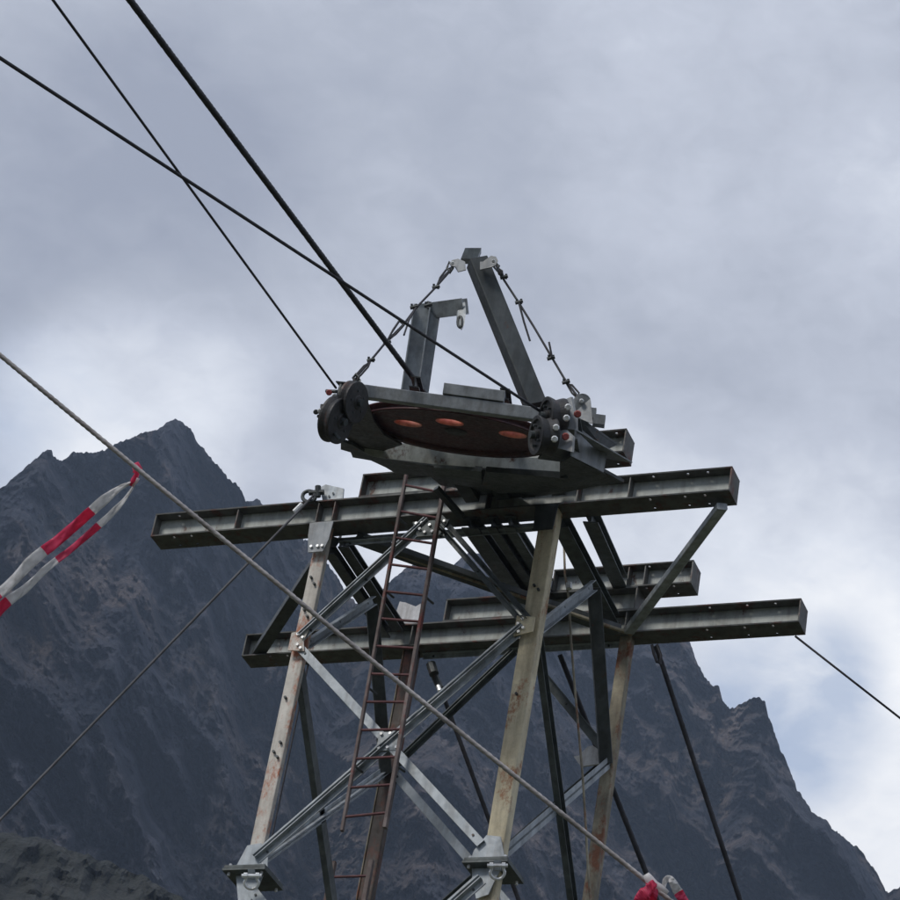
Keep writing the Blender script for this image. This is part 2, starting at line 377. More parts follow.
# anchor plates standing on the beams
p = U(325, 488, .1)
bm = NB(); plate(bm, [U(323, 501, .06), U(320, 488, .06), U(326, 485, .06), U(344, 489, .06), U(343, 500, .06)], V(0, 1, 0), .02); ap = link('anchor_plate', bm, 'galv', TW)
rods('bolt', [(U(a, b, .03), U(a, b, .06)) for a, b in ((329, 496), (333, 493))], .011, 6, 'bolt', ap)
bm = NB(); yy = S+.06; plate(bm, [U(404, 624, yy), U(397, 611, yy), U(400, 602, yy), U(406, 603, yy), U(416, 607, yy), U(421, 604, yy), U(420, 624, yy)], V(0, 1, 0), .02); ap = link('anchor_plate', bm, 'plate', TW)
ap['label'] = 'pale plate standing on the rear beam'
bm = NB(); yy = YR-.1; plate(bm, [U(574, 757, yy), U(579, 756, yy), U(588, 747, yy), U(593, 746, yy), U(602, 752, yy), U(609, 763, yy), U(581, 767, yy)], V(0, 1, 0), .02); ap = link('anchor_plate', bm, 'plate', TW)
ap['label'] = 'pale bolted plate at the rear leg'

# ladder, hung in front of the beams
L0, L1, R0, R1 = U(407, 471, -.16), U(342, 831, -.16), U(445, 481, -.16), U(385, 828, -.16)
bm = NB(); extr(bm, rrect(.03, .042, .006), L0, L1, fu); lad = link('ladder', bm, 'rustrail', TW); lad['label'] = 'rusty access ladder with dark red rungs'
bm = NB(); extr(bm, rrect(.036, .05, .006), R0, R1, fu); link('ladder_rail', bm, 'rustrail', lad)
for i in range(13):
    yl = (818-i*27.3-(i*i)*.03-471)/(831-471)
    if yl < 0.03: break
    f = yl; a = L0.lerp(L1, f); b = R0.lerp(R1, f-.005)
    bm = NB(); rod(bm, a, b, .013, 8); link('rung', bm, 'rung', lad)
# ladder hangers
for f in (.14, .35, .62, .83):
    rods('ladder_bracket', [(q, q+V(.02, .16, .02)) for q in (L0.lerp(L1, f), R0.lerp(R1, f))], .012, 6, 'dark', lad)
# lower ladder rungs between the rear left leg and its own rail
bm = NB(); a0 = U(334, 862, YR-.25); a1 = V(a0.x-.0, a0.y, GZ+.3); extr(bm, rrect(.05, .05, .006), a0, a1, fu); lad2 = link('lower_ladder', bm, 'rustrail', TW); lad2['label'] = 'lower rusty ladder length beside the rear left leg'
bm = NB(); extr(bm, rrect(.05, .05, .006), a0+V(.42, 0, 0), a1+V(.42, 0, 0), fu); link('ladder_rail', bm, 'rustrail', lad2)
z = a0.z-.17
while z > GZ+.5:
    bm = NB(); rod(bm, (a0.x, a0.y, z), (a0.x+.42, a0.y, z), .013, 8); link('rung', bm, 'rung', lad2); z -= .3

# ------------------------------------------------------------------ carriage with the big return wheel
TH, PH = math.radians(21.5), math.radians(22.0)
cu_ = V(math.cos(TH), math.sin(TH), 0)
cv = V(-math.sin(TH)*math.cos(PH), math.cos(TH)*math.cos(PH), math.sin(PH))
cn = cu_.cross(cv)
O = U(456, 430, -2.05)
def UC(px, py, c):                     # picture point on the carriage plane at height c
    d = ray(px, py); p = O+cn*c; return CAM+d*((p-CAM).dot(cn)/d.dot(cn))
def UB(px, py, b):                     # picture point on the upright plane at depth b of the carriage
    d = ray(px, py); p = O+cv*b; return CAM+d*((p-CAM).dot(cv)/d.dot(cv))
def L(a, b, c): return O+cu_*a+cv*b+cn*c
CR = thing('wheel_carriage', O, 'tilted grey steel carriage holding a horizontal red rope wheel, bolted in front of the beams', 'carriage')
R = .88
mtx = Matrix(((cu_.x, cv.x, cn.x, O.x), (cu_.y, cv.y, cn.y, O.y), (cu_.z, cv.z, cn.z, O.z), (0, 0, 0, 1)))
bm = NB()
HC = [(-.44, -.05), (-.04, -.34), (.53, -.17)]
holes = [circ(hx, hy, .125, 24) for hx, hy in HC]
holed(bm, circ(0, 0, R-.06, 64), holes, .012, mtx)
wh = link('rope_wheel', bm, 'wheel', CR)
for k in range(len(HC)):
    c = L(*HC[k], 0); bm = NB()
    extr2(bm, [(.121, -.010), (.13, -.012), (.13, .07), (.121, .07)], c, cn, 24, closed=True)
    link('hole_lip', bm, 'lip', wh, True)
bm = NB(); extr2(bm, [(R-.07, -.03), (R, -.04), (R, -.025), (R-.04, -.008), (R-.04, .008), (R, .025), (R, .04), (R-.07, .03)], O, cn, 72, closed=True); link('rim', bm, 'wheel', wh, True)
bm = NB(); extr2(bm, [(.07, -.035), (.10, -.02), (.13, .1), (.10, .13)], O, cn, 28); link('hub', bm, 'sheave', wh)
# frame: rails around the wheel (near, far, sides), each a channel
def rail(a0, b0, a1, b1, c0, c1, w=.10, m='frame', name='frame_rail', lab=None):
    bm = NB(); p0, p1 = L(a0, b0, (c0+c1)/2), L(a1, b1, (c0+c1)/2); h = c1-c0
    extr(bm, rect(-.006, .006, -h/2+.011, h/2-.011), p0, p1, cn)
    for q in (-1, 1): 
        y0, y1 = (-h/2, -h/2+.01) if q < 0 else (h/2-.01, h/2)
        extr(bm, rect(-w/2, w/2, y0, y1), p0, p1, cn)
    o = link(name, bm, m, CR)
    if lab: o['label'] = lab
    return o
bm = NB(); extr(bm, rrect(.12, .115, .008), L(-.93, -1.0, .015), L(1.04, -1.0, .015), cn); link('frame_rail', bm, 'frame', CR)['label'] = 'light grey near rail of the frame'
bm = NB(); extr(bm, rrect(.16, .10, .006), L(-.08, -.99, .13), L(.46, -.99, .13), cn); link('raised_block', bm, 'frame', CR)
bm = NB(); plate(bm, [UB(x, y, 1.0) for x, y in ((368, 441), (400, 443), (480, 453), (579, 462), (573, 474), (485, 468), (432, 464), (374, 457), (352, 447))], cv, .012); link('frame_rail', bm, 'beam', CR)['label'] = 'far rail seen under the wheel'
bm = NB(); plate(bm, [UC(x, y, -.10) for x, y in ((341, 440), (341, 448), (351, 451), (353, 456), (371, 459), (386, 466), (396, 472), (430, 475), (441, 484), (470, 489), (500, 497), (540, 495), (575, 489), (600, 484), (624, 481), (604, 470), (573, 474), (485, 468), (432, 464), (374, 456), (352, 443))], cn, .03); link('under_plate', bm, 'dark', CR)
bm = NB(); plate(bm, [UC(x, y, -.13) for x, y in ((434, 465), (482, 469), (482, 480), (436, 476))], cn, .05); link('bearing_block', bm, 'brace_dark', CR)
bm = NB(); plate(bm, [UC(x, y, -.15) for x, y in ((486, 469), (568, 476), (560, 488), (500, 491), (482, 484))], cn, .05); link('bearing_block', bm, 'dark', CR)
bm = NB(); plate(bm, [UC(x, y, -.07) for x, y in ((338, 428), (352, 443), (374, 453), (402, 444), (384, 434), (374, 420), (368, 403), (356, 399), (340, 412))], cn, .02); link('corner_plate', bm, 'sheave', CR)
rail(-1.02, -.75, -.86, .55, -.02, .14, .10, m='dark')
rail(1.08, -.55, 1.12, .9, -.06, .14, .10, m='dark')
for a in (-.35, .45):
    rail(a, -.95, a, .98, .13, .23, .09, m='dark', name='cross_member')
bm = NB(); plate(bm, [UC(x, y, -.07) for x, y in ((538, 458), (548, 446), (566, 430), (575, 425), (573, 456), (578, 463))], cn, .02); link('corner_plate', bm, 'dark', CR)
# small brackets stepping up at the right side
for (x, y, s) in ((591, 414, .045), (599, 421, .055)):
    bm = NB(); c = U(x, y, -1.55); obox(bm, c, cu_*s, cv*.08, cn*.045); link('stop_block', bm, 'frame', CR)
# corner knee plate to the short upper beam
bm = NB(); plate(bm, [L(1.10, -.42, .06), L(1.36, .62, .06), L(1.62, .62, .05)], cn, .012); link('knee_plate', bm, 'frame', CR)
# sheaves
def sheave(px, py, y, r, nrm, th=.09, flat=0, lab=None):
    c = U(px, py, y); ax = nrm.normalized()
    bm = NB()
    if flat: extr2(bm, [(.03, -th/2), (r, -th/2), (r, -th/2+.02), (r*.92, 0), (r, th/2-.02), (r, th/2-.005), (r*.97, th/2), (r*.35, th/2+.006), (r*.3, th/2+.016), (.03, th/2+.018)], c, ax, 36)
    else: extr2(bm, [(r*.82, -th/2), (r, -th/2), (r*1.0, -th/2+.015), (r*.86, 0), (r*1.0, th/2-.015), (r, th/2), (r*.82, th/2), (r*.78, th/2-.02), (r*.3, th/2-.02), (r*.28, th/2+.01), (.03, th/2+.012)], c, ax, 36)
    s = link('guide_sheave', bm, 'sheave', CR, False)
    if lab: s['label'] = lab
    bm = NB(); extr2(bm, [(.035, -th/2-.05), (.035, th/2+.05)], c, ax, 12); link('axle', bm, 'dark', s)
    q, w = frame(ax, cn); rods('bolt', [(c+(q*math.cos(2*PI*k/5)+w*math.sin(2*PI*k/5))*r*.55+ax*(th/2-.02), c+(q*math.cos(2*PI*k/5)+w*math.sin(2*PI*k/5))*r*.55+ax*(th/2+.012)) for k in range(5)], .012, 6, 'dark', s)
    return s
vw = -FW
left_n = (vw*.50+RT*.84+UP*-.10)
sheave(353, 402, -3.40, .185, left_n, .09, 1)
sheave(336, 420, -3.42, .205, left_n+UP*-.1, .11, 1)
rn = (RT*.90+vw*.32-UP*.1)
rn2 = (RT*-.90+vw*.32+UP*.1)
sheave(554, 417, -2.98, .17, rn2, .16)
sheave(544, 436, -3.02, .17, rn2, .16)
# cheek plates with bright bolts and red axle caps on the right
def blob(px, py, y, r, m, name, parent=CR, ax=vw, l=.05):
    bm = NB(); c = U(px, py, y); extr2(bm, [(r*.8, -l/2), (r, -l/2+.01), (r, l/2-.01), (r*.7, l/2)], c, ax, 8); return link(name, bm, m, parent)
bm = NB(); plate(bm, [U(x, y, -2.93) for x, y in ((560, 402), (572, 397), (577, 420), (577, 430), (560, 428))], rn2, .02); link('cheek_plate', bm, 'frame', CR)
bm = NB(); plate(bm, [U(x, y, -2.96) for x, y in ((550, 424), (562, 426), (574, 437), (573, 452), (551, 446))], rn2, .02); link('cheek_plate', bm, 'frame', CR)
for x, y in ((568, 407), (566.5, 418), (556, 427.5), (554.5, 439)): blob(x, y, -3.12, .030, 'bolt', 'bright_bolt')
for x, y in ((577.5, 414), (565.5, 436.5)): blob(x, y, -3.02, .034, 'redbolt', 'axle_cap')
for x, y in ((346, 385.5), (334.5, 396), (320, 411), (323.5, 418)): blob(x, y, -3.45, .024, 'bolt', 'bright_bolt')
for x, y in ((329, 392.5),): blob(x, y, -3.45, .028, 'redbolt', 'axle_cap')
blob(316, 412, -3.45, .024, 'dark', 'axle_cap')
for a, b in (((345, 392), (326, 391)), ((330, 412), (314, 412)), ((334, 422), (318, 416)), ((341, 385), (338, 396)), ((322, 405), (321, 420)), ((326, 424), (340, 440))):
    bm = NB(); rod(bm, U(*a, -3.42), U(*b, -3.42), .016, 8); link('axle_arm', bm, 'dark', CR)
# top lug on the right side where the rear sling is shackled
bm = NB(); c = U(582, 404, -1.9); plate(bm, [c+RT*(.075*math.cos(t))+UP*(.075*math.sin(t)+.02) for t in [PI*k/8 for k in range(9)]]+[U(571, 415, -1.9), U(592, 424, -1.9)][::-1][::-1], vw+RT*.2, .05)
lug = link('lug', bm, 'frame', CR)
blob(581.5, 401, -1.96, .022, 'bolt', 'bright_bolt')
# side bracket web on the right (from the sheaves back to the short beam)
bm = NB(); plate(bm, [U(574, 424, -1.75), U(607, 450, -1.2), U(603, 472, -1.2), U(571, 456, -1.75)], cu_.cross(V(0, 0, 1))*-.3+cu_, .014); link('side_web', bm, 'frame', CR)
bm = NB(); plate(bm, [U(577, 416, -1.75), U(617, 444, -1.0), U(604, 450, -1.15), U(574, 424, -1.7)], cn, .02); link('side_flange', bm, 'dark', CR)
bm = NB(); plate(bm, [U(571, 456, -1.7), U(603, 472, -1.15), U(623, 481, -.6), U(560, 487, -.6), U(560, 462, -1.6)], cn, .02); link('side_flange', bm, 'dark', CR)

bm = NB(); plate(bm, [U(x, y, -3.42) for x, y in ((351, 388), (353, 379), (358, 376), (361, 380), (360, 388))], vw, .03); link('lug', bm, 'dark', CR)
bm = NB(); tube(bm, [U(x, y, -3.44) for x, y in ((356, 382), (353, 378), (356, 374), (359, 377))], .012, 6, True); link('sling_ring', bm, 'dark', CR)
# mast: square tube, ears at its head
mb, mtp = U(536, 407, -2.05), U(477, 262, -2.5)
bm = NB(); extr(bm, rrect(.18, .17, .014), mb, mtp, vw+RT*.35); mast = link('mast', bm, 'dark', CR); mast['label'] = 'dark square leaning mast'
dm = (mtp-mb).normalized()
bm = NB(); c = U(475.5, 256, -2.5); c = U(471, 256, -2.5); obox(bm, c, RT*.075-UP*.0, (vw*.85+UP*.2)*.10, UP*.05+RT*.02); link('mast_cap', bm, 'galv', mast)
def ear(pts, y): 
    bm = NB(); plate(bm, [U(x, yy, y) for x, yy in pts], vw+UP*.2, .03); return link('ear', bm, 'frame', mast)
ear([(465, 262), (458, 259), (452, 260.5), (449.5, 263.5), (451, 266), (455, 267), (458, 272), (466, 270)], -2.62)
ear([(483, 262), (491, 256), (496, 257), (498, 261), (495.5, 266), (489, 268), (480, 270), (480, 262)], -2.60)
for q in ((452.5, 263, -2.68), (493.5, 261, -2.66)): blob(*q, .018, 'bolt', 'pin', mast)
for q in (((449, 262), (447, 268), (450, 273), (453, 268)), ((495, 262), (494, 267), (497, 271), (499, 266))):
    bm = NB(); tube(bm, [U(x, y, -2.6) for x, y in q], .012, 6, True); link('ear_shackle', bm, 'dark', mast)
# gallows post with arm and hook plate
gb, gt = U(414, 397, -1.9), U(427, 309, -2.15)
bm = NB(); s, t = frame(gt-gb, vw)
extr(bm, rect(-.12, .02, -.006, .006), gb, gt, vw); extr(bm, rect(-.13, -.118, -.04, .10), gb, gt, vw); extr(bm, rect(.02, .032, -.10, .10), gb, gt, vw); extr(bm, rect(.033, .13, .0, .012), gb, gt, vw)
post = link('gallows', bm, 'galv', CR); post['label'] = 'short grey channel post with a hooked arm'
bm = NB(); q0, q1 = U(417, 310, -2.1), U(465, 303.5, -2.1); extr(bm, rect(-.075, .075, -.10, -.088), q0, q1, vw.cross(q1-q0)); extr(bm, rect(.063, .075, -.087, .05), q0, q1, vw.cross(q1-q0)); extr(bm, rect(-.075, -.063, -.087, .05), q0, q1, vw.cross(q1-q0)); link('arm', bm, 'galv', post)
bm = NB(); 
pts = [(457.5, 306), (464.5, 302), (465.5, 311), (464, 324), (461.5, 330), (458, 326), (457, 318)]
plate(bm, [U(x, y, -2.12) for x, y in pts], vw+RT*.5, .02); link('hook_plate', bm, 'galv', post)
bm = NB(); tube(bm, [U(460+2.2*math.cos(t), 322+5.5*math.sin(t), -2.2) for t in [2*PI*k/14 for k in range(14)]], .014, 6, True); link('hook_eye', bm, 'dark', post)
bm = NB(); tube(bm, [U(428+1.6*math.cos(t), 305+3*math.sin(t), -2.2) for t in [2*PI*k/14 for k in range(14)]], .012, 6, True); link('lifting_ring', bm, 'dark', post)

# ------------------------------------------------------------------ slings from the mast head to the carriage ends
def P2(pts, y0, y1):
    n = len(pts)-1; return [U(x, y, y0+(y1-y0)*i/n) for i, (x, y) in enumerate(pts)]
def cl(bm, p, r=.028):
    rod(bm, p-RT*.035-UP*.01, p+RT*.035+UP*.01, r*.62, 8); rod(bm, p-UP*.02+RT*.02, p+UP*.03+RT*.02, .012, 6); rod(bm, p-UP*.02-RT*.02, p+UP*.03-RT*.02, .012, 6)
def sling(name, label, main, loops, tails, clamps, y0, y1, m):
    base = U(*main[-1], y1); t = thing(name, base, label, 'rope sling', 'wire rope slings from the mast head')
    ys = [main[0][1], main[-1][1]]
    def yy(p): return y0+(y1-y0)*(p[1]-ys[0])/(ys[1]-ys[0])
    bm = NB(); tube(bm, [U(*p, yy(p)) for p in main], .011, 6); link('rope', bm, m, t)
    for lp in loops:
        bm = NB(); tube(bm, [U(*p, yy(p)) for p in lp], .010, 6, True); link('eye_loop', bm, m, t)
    for tl in tails:
        bm = NB(); tube(bm, [U(*p, yy(p)-.02) for p in tl], .010, 6); link('rope_tail', bm, m, t)
    for c in clamps:
        bm = NB(); cl(bm, U(*c, yy(c)-.01)); link('rope_clamp', bm, 'dark', t)
    return t
sling('rope_sling', 'left wire sling with clamps running from the mast head to the dark disc sheaves', [(450, 271), (436, 287), (416, 308), (404, 324), (386, 342), (372, 359), (357, 376)],
      [[(452, 267), (449, 271), (443, 277), (436, 287), (440, 278), (446, 270)], [(404, 325), (396, 334), (386, 343), (393, 330), (399, 321)], [(371, 360), (364, 366), (357, 374), (356, 379), (361, 375), (368, 367)]],
      [[(416, 308), (409, 320), (404, 335)], [(386, 343), (392, 332), (400, 320)]],
      [(436, 287), (414, 307), (428, 305), (387, 342), (371, 360)], -2.55, -3.42, 'rope_dark')
sling('rope_sling', 'right wire sling with clamps running from the mast head to the silver bolted lug', [(496, 264), (504, 280), (519, 303), (534, 327), (551, 356), (564, 378), (578, 397)],
      [[(496, 266), (499, 274), (504, 279), (502, 271)], [(566, 383), (572, 393), (577, 398), (579, 393), (572, 385)]],
      [[(519, 303), (524, 322), (530, 341)], [(552, 357), (549, 342)]],
      [(504, 277), (519, 302), (551, 358), (566, 382)], -2.5, -1.95, 'rope_mid')
# shackle chains at the ears
def shackle(name, label, c, s, axis, m, parent=None, grp=None):
    t = thing(name, c, label, 'shackle', grp)
    bm = NB(); pts = [c+RT*(-s*.75)+UP*s*.9, c+RT*(-s*.8)+UP*s*.3]+[c+RT*(-s*.95*math.cos(a))+UP*(-s*.95*math.sin(a)) for a in [PI*k/10 for k in range(11)]]+[c+RT*(s*.8)+UP*s*.3, c+RT*(s*.75)+UP*s*.9]
    tube(bm, pts, s*.22, 8); link('bow', bm, m, t)
    bm = NB(); rod(bm, c+RT*(-s*1.35)+UP*s*.85, c+RT*(s*1.35)+UP*s*.85, s*.24, 8)
    for q in (-1, 1): rod(bm, c+RT*(q*s*.55)+UP*s*.85, c+RT*(q*s*1.05)+UP*s*.85, s*.42, 8)
    link('pin', bm, m, t); return t
shackle('shackle', 'silver bow shackle hanging under the collar of the left front leg', U(251.5, 882, -.13), .068, None, 'bolt', grp='bow shackles on the front leg collars')
shackle('shackle', 'silver bow shackle hanging under the collar of the cream right front leg', U(497.5, 872, -.13), .068, None, 'bolt', grp='bow shackles on the front leg collars')
for (x, y, s) in ((251.5, 874, 1), (497.5, 865, 1)):
    bm = NB(); c = U(x, y, -.10); plate(bm, [c+RT*.03, c+RT*.03-UP*.05, c-RT*.03-UP*.05, c-RT*.03, c-RT*.03+UP*.04, c+RT*.03+UP*.04], fu, .02); link('lug', bm, 'galv', TW)

# ------------------------------------------------------------------ long ropes
def terrain_z(x, y):
    d = Vector((x-CAM.x, y-CAM.y, 0)); f = d.dot(Vector((FW.x, FW.y, 0)).normalized())
    g = CAM.z-1.65+.27*max(0, min(f, 260))
    return g+.25*noise.noise(Vector((x*.13, y*.13, 0)))+.06*noise.noise(Vector((x*.8, y*.8, 3)))
def long_rope(name, label, cat, a, b, r, m, grp=None, sag=0, n=24, ext=0):
    d = (b-a); b2 = b+d.normalized()*ext
    pts = []
    for i in range(n+1):
        f = i/n; p = a.lerp(b2, f); p.z -= sag*4*f*(1-f); pts.append(p)
    bm = NB()
    if r > .015: strand(bm, pts, r*1.04, r*11, r*1.3)
    else: tube(bm, pts, r, 8)
    o = link(name, bm, m, None, True); tag(o, label, cat, grp); return o
# haul ropes come down towards the valley, over and behind the viewer
a = U(426, 395, -2.5); b = UD(130, 0, 20.5)
long_rope('track_rope', 'thickest black cable running from the top left to the foot of the gallows', 'cable', a, b, .023, 'rope_dark', 'black ropes leaving the carriage to the upper left', ext=60)
a = U(336, 388, -3.42); b = UD(53, 0, 20.5)
long_rope('haul_rope', 'thin black cable leading from the top left down to the dark disc sheaves', 'cable', a, b, .0105, 'rope_dark', 'black ropes leaving the carriage to the upper left', ext=60)
a = U(543, 413, -3.0); b = UD(0, 58, 19.5)
long_rope('haul_rope', 'black cable crossing the others from the left edge to the right hand sheaves', 'cable', a, b, .0135, 'rope_dark', 'black ropes leaving the carriage to the upper left', ext=60)
def to_ground(a, b):
    d = (b-a).normalized(); p = Vector(b)
    for _ in range(4000):
        p = p+d*.1
        if p.z < terrain_z(p.x, p.y): break
    return p
# guy rope from the left anchor plate
a = U(318, 491, .0); 
b = to_ground(a, U(0, 820, -2.0))
g = long_rope('guy_cable', 'thin cable from the ringed anchor plate on the upper beam down to the lower left', 'cable', a, b, .0125, 'rope_mid')
bm = NB(); tube(bm, [U(309+6.5*math.cos(t), 496.5-5.5*math.sin(t), -.02) for t in [2*PI*k/16 for k in range(16)]], .02, 7, True); link('thimble', bm, 'dark', g)
bm = NB(); rod(bm, U(302, 504, -.02), U(294, 512, -.03), .025, 8); link('ferrule', bm, 'bolt', g)
bm = NB(); rod(bm, U(309, 493, -.03), U(324, 492, .0), .028, 8); rod(bm, U(318, 486, -.03), U(318, 497, .0), .03, 8); link('shackle_pin', bm, 'dark', g)
def rear(p0, p1, y0, y1, r, label, fit=True):
    a = U(*p0, y0); b = to_ground(a, U(*p1, y1)); g = long_rope('stay_cable', label, 'cable', a, b, r, 'rope_dark', 'black stay cables behind the tower')
    return g
g = rear((656, 646), (740, 900), S+.12, S+1.1, .024, 'thick black cable hanging from the right part of the rear beam over the mountain')
bm = NB(); tube(bm, [U(x, y, S+.1) for x, y in ((652, 645), (654, 654), (657, 662), (660, 664), (661, 656), (657, 645))], .016, 7); link('eye_loop', bm, 'rope_dark', g)
g = rear((560, 655), (645, 870), S+.25, S+1.3, .026, 'thick black cable passing behind the rear right leg')
g = rear((433, 668), (515, 890), S+.25, S+1.2, .022, 'black cable with a turnbuckle at its head, between the ladder and the cream leg')
bm = NB(); rod(bm, U(430, 666, S+.2), U(440, 688, S+.3), .04, 8); rod(bm, U(431, 664, S+.2), U(434, 674, S+.2), .055, 8); link('turnbuckle', bm, 'dark', g)
bm = NB(); rod(bm, U(438, 686, S+.25), U(440, 691, S+.25), .026, 8); link('ferrule', bm, 'bolt', g)
a = U(795, 636, S+.12); b = U(900, 718, S+.8)
long_rope('signal_wire', 'thin black wire from the right tip of the rear beam to the right edge', 'wire', a, to_ground(a, b), .0115, 'rope_dark')
# short wire left of the rear left leg
a = U(286, 770, YR); long_rope('earth_wire', 'thin dark wire hanging straight down behind the left front leg', 'wire', V(a.x, a.y, -.02), V(a.x, a.y, GZ), .010, 'rope_dark')
# pale hand line hanging from the platform
pts = [(564, 545), (565, 575), (569, 600), (571, 640), (575, 690), (579, 735), (583, 780), (586, 830), (588, 870), (591, 905)]
bm = NB(); tube(bm, [U(x, y, YF+1.0) for x, y in pts]+[U(594, 940, YF+1.0)], .012, 7); o = link('hand_line', bm, 'leg_rear', None, True)
tag(o, 'thin frayed pale rope dangling inside the tower beside the cream leg', 'rope')
bm = NB(); rod(bm, U(569, 583, YF+.98), U(569, 589, YF+.98), .03, 8); link('knot', bm, 'bolt', o)

# grey rope across the foreground, with barrier tape tied to it
DG = 12.0
ga, gb_ = UD(0, 355, DG), UD(645, 880, DG-.2)
dd = (gb_-ga).normalized()
gp = [ga-dd*9+V(0, 0, -.9), ga-dd*4+V(0, 0, -.2)]+[ga.lerp(gb_, i/20)-UP*.012*4*(i/20)*(1-i/20) for i in range(21)]+[gb_+dd*.25]
end = to_ground(gb_, gb_+dd*.3)
bm = NB(); strand(bm, gp[:-1]+[gb_+dd*.3, end], .0092, .11, .010, 4, .2, 16); o = link('tether_rope', bm, 'rope_grey', None, True)
tag(o, 'light grey rope stretched diagonally across the foreground with striped tape tied on it', 'rope')

def ribbon(bm, pts, wid, y, stripes, twist=0.0, dist=DG):
    """pts: picture points; built as a thin wavy strip of real width"""
    P3 = [UD(px, py, dist+dz) for px, py, dz in pts]
    # resample
    out = []; 
    seg = [0]
    for i in range(1, len(P3)): seg.append(seg[-1]+(P3[i]-P3[i-1]).length)
    n = 90; T = seg[-1]
    for k in range(n+1):
        s = T*k/n; i = max(j for j in range(len(seg)) if seg[j] <= s+1e-9); i = min(i, len(P3)-2)
        f = (s-seg[i])/(seg[i+1]-seg[i]); 
        p0 = P3[max(i-1, 0)]; p1 = P3[i]; p2 = P3[i+1]; p3 = P3[min(i+2, len(P3)-1)]
        q = .5*((2*p1)+(p2-p0)*f+(2*p0-5*p1+4*p2-p3)*f*f+(3*p1-p0-3*p2+p3)*f**3)
        out.append((q, s/T))
    prev = None
    for k, (p, f) in enumerate(out):
        d = (out[min(k+1, n)][0]-out[max(k-1, 0)][0]).normalized()
        side = d.cross(vw).normalized(); tw = twist*math.sin(f*7+y)*.6+.15*math.sin(f*31+y)
        sd = side*math.cos(tw)+vw*math.sin(tw)
        j = f*(len(wid)-1); i = min(int(j), len(wid)-2); w = (wid[i]+(wid[i+1]-wid[i])*(j-i))*.82
        row = []
        for m_ in range(5):
            u_ = (m_-2)/2; row.append(bm.verts.new(p+sd*u_*w/2+vw*(.003*math.sin(f*70+m_*2.6+y)+.008*math.sin(f*23+m_*.8)+.003*math.sin(f*151+m_*1.9))))
        if prev:
            col = 0
            for a0, c in stripes:
                if f >= a0: col = c
            for m_ in range(4):
                fc = bm.faces.new((prev[m_], prev[m_+1], row[m_+1], row[m_])); fc.material_index = col; fc.smooth = True
        prev = row
def solid(o, th=.0012):
    md = o.modifiers.new('Solidify', 'SOLIDIFY'); md.thickness = th
TP = thing('barrier_tape', UD(137, 470, DG), 'red and white striped barrier tape blowing from the grey rope to the left edge', 'barrier tape', None)
bm = NB(); ribbon(bm, [(133, 482, -.03), (120, 488, -.03), (104, 500, -.03), (78, 523, 0), (57, 541, .02), (33, 560, 0), (12, 582, .02), (-6, 598, .03), (-40, 628, .05), (-75, 650, 0)], [.012, .048, .05, .052, .056, .05, .045, .05, .05], .3, [(0, 1), (.19, 0), (.43, 1), (.66, 0), (.85, 1)], .35)
o = link('tape_strand', bm, ['tape_red', 'tape_white'], TP); solid(o)
bm = NB(); ribbon(bm, [(135, 484, .0), (124, 500, .0), (108, 517, 0), (90, 533, 0), (70, 550, .02), (48, 567, 0), (26, 588, .02), (5, 604, .03), (-30, 640, .05), (-66, 670, 0)], [.008, .03, .035, .033, .036, .05, .052, .05, .05], 2.1, [(0, 1), (.21, 0), (.41, 1), (.64, 0), (.86, 1)], .5)
o = link('tape_strand', bm, ['tape_red', 'tape_white'], TP); solid(o)
bm = NB(); tube(bm, [UD(x, y, DG-.03) for x, y in ((139, 466), (136, 469), (137, 474), (134, 480), (131, 486))], [.012, .016, .010, .013, .009], 8)
tube(bm, [UD(x, y, DG+.0) for x, y in ((134, 466), (137, 464), (140, 469), (138, 473), (134, 470))], .011, 7); link('knot', bm, 'tape_red', TP, True)
bm = NB(); tube(bm, [UD(x, y, DG-.035) for x, y in ((138, 478), (136, 482), (132, 486))], [.008, .007, .004], 7); link('tape_end', bm, 'tape_white', TP, True)
DT = DG-.22
TP = thing('barrier_tape', UD(650, 880, DT), 'bunched red and white barrier tape at the lower right end of the grey rope', 'barrier tape', None)
bm = NB(); ribbon(bm, [(648, 876, 0), (650, 884, -.02), (652, 892, -.04), (645, 902, -.02), (632, 916, 0), (622, 930, 0)], [.02, .05, .075, .085, .08, .07], 1, [(0, 1), (.10, 0), (.8, 1)], .5, DT)
o = link('tape_strand', bm, ['tape_red', 'tape_white'], TP); solid(o)
bm = NB(); ribbon(bm, [(655, 882, -.05), (648, 890, -.06), (640, 900, -.06), (634, 915, 0)], [.03, .06, .06, .06], 3, [(0, 0)], .8, DT)
o = link('tape_strand', bm, ['tape_red', 'tape_white'], TP); solid(o)
bm = NB(); ribbon(bm, [(664, 887, 0), (666, 880, -.02), (671, 880, -.03), (677, 890, -.02), (683, 900, 0), (690, 915, .02), (694, 930, .02)], [.02, .035, .045, .05, .045, .045], 4, [(0, 1), (.42, 0), (.8, 1)], .4, DT)
o = link('tape_strand', bm, ['tape_red', 'tape_white'], TP); solid(o)
bm = NB(); tube(bm, [UD(x, y, DT-.02) for x, y in ((646, 874), (649, 879), (655, 885), (662, 888), (668, 893))], [.012, .018, .016, .012, .008], 8); link('knot', bm, 'tape_white', TP, True)

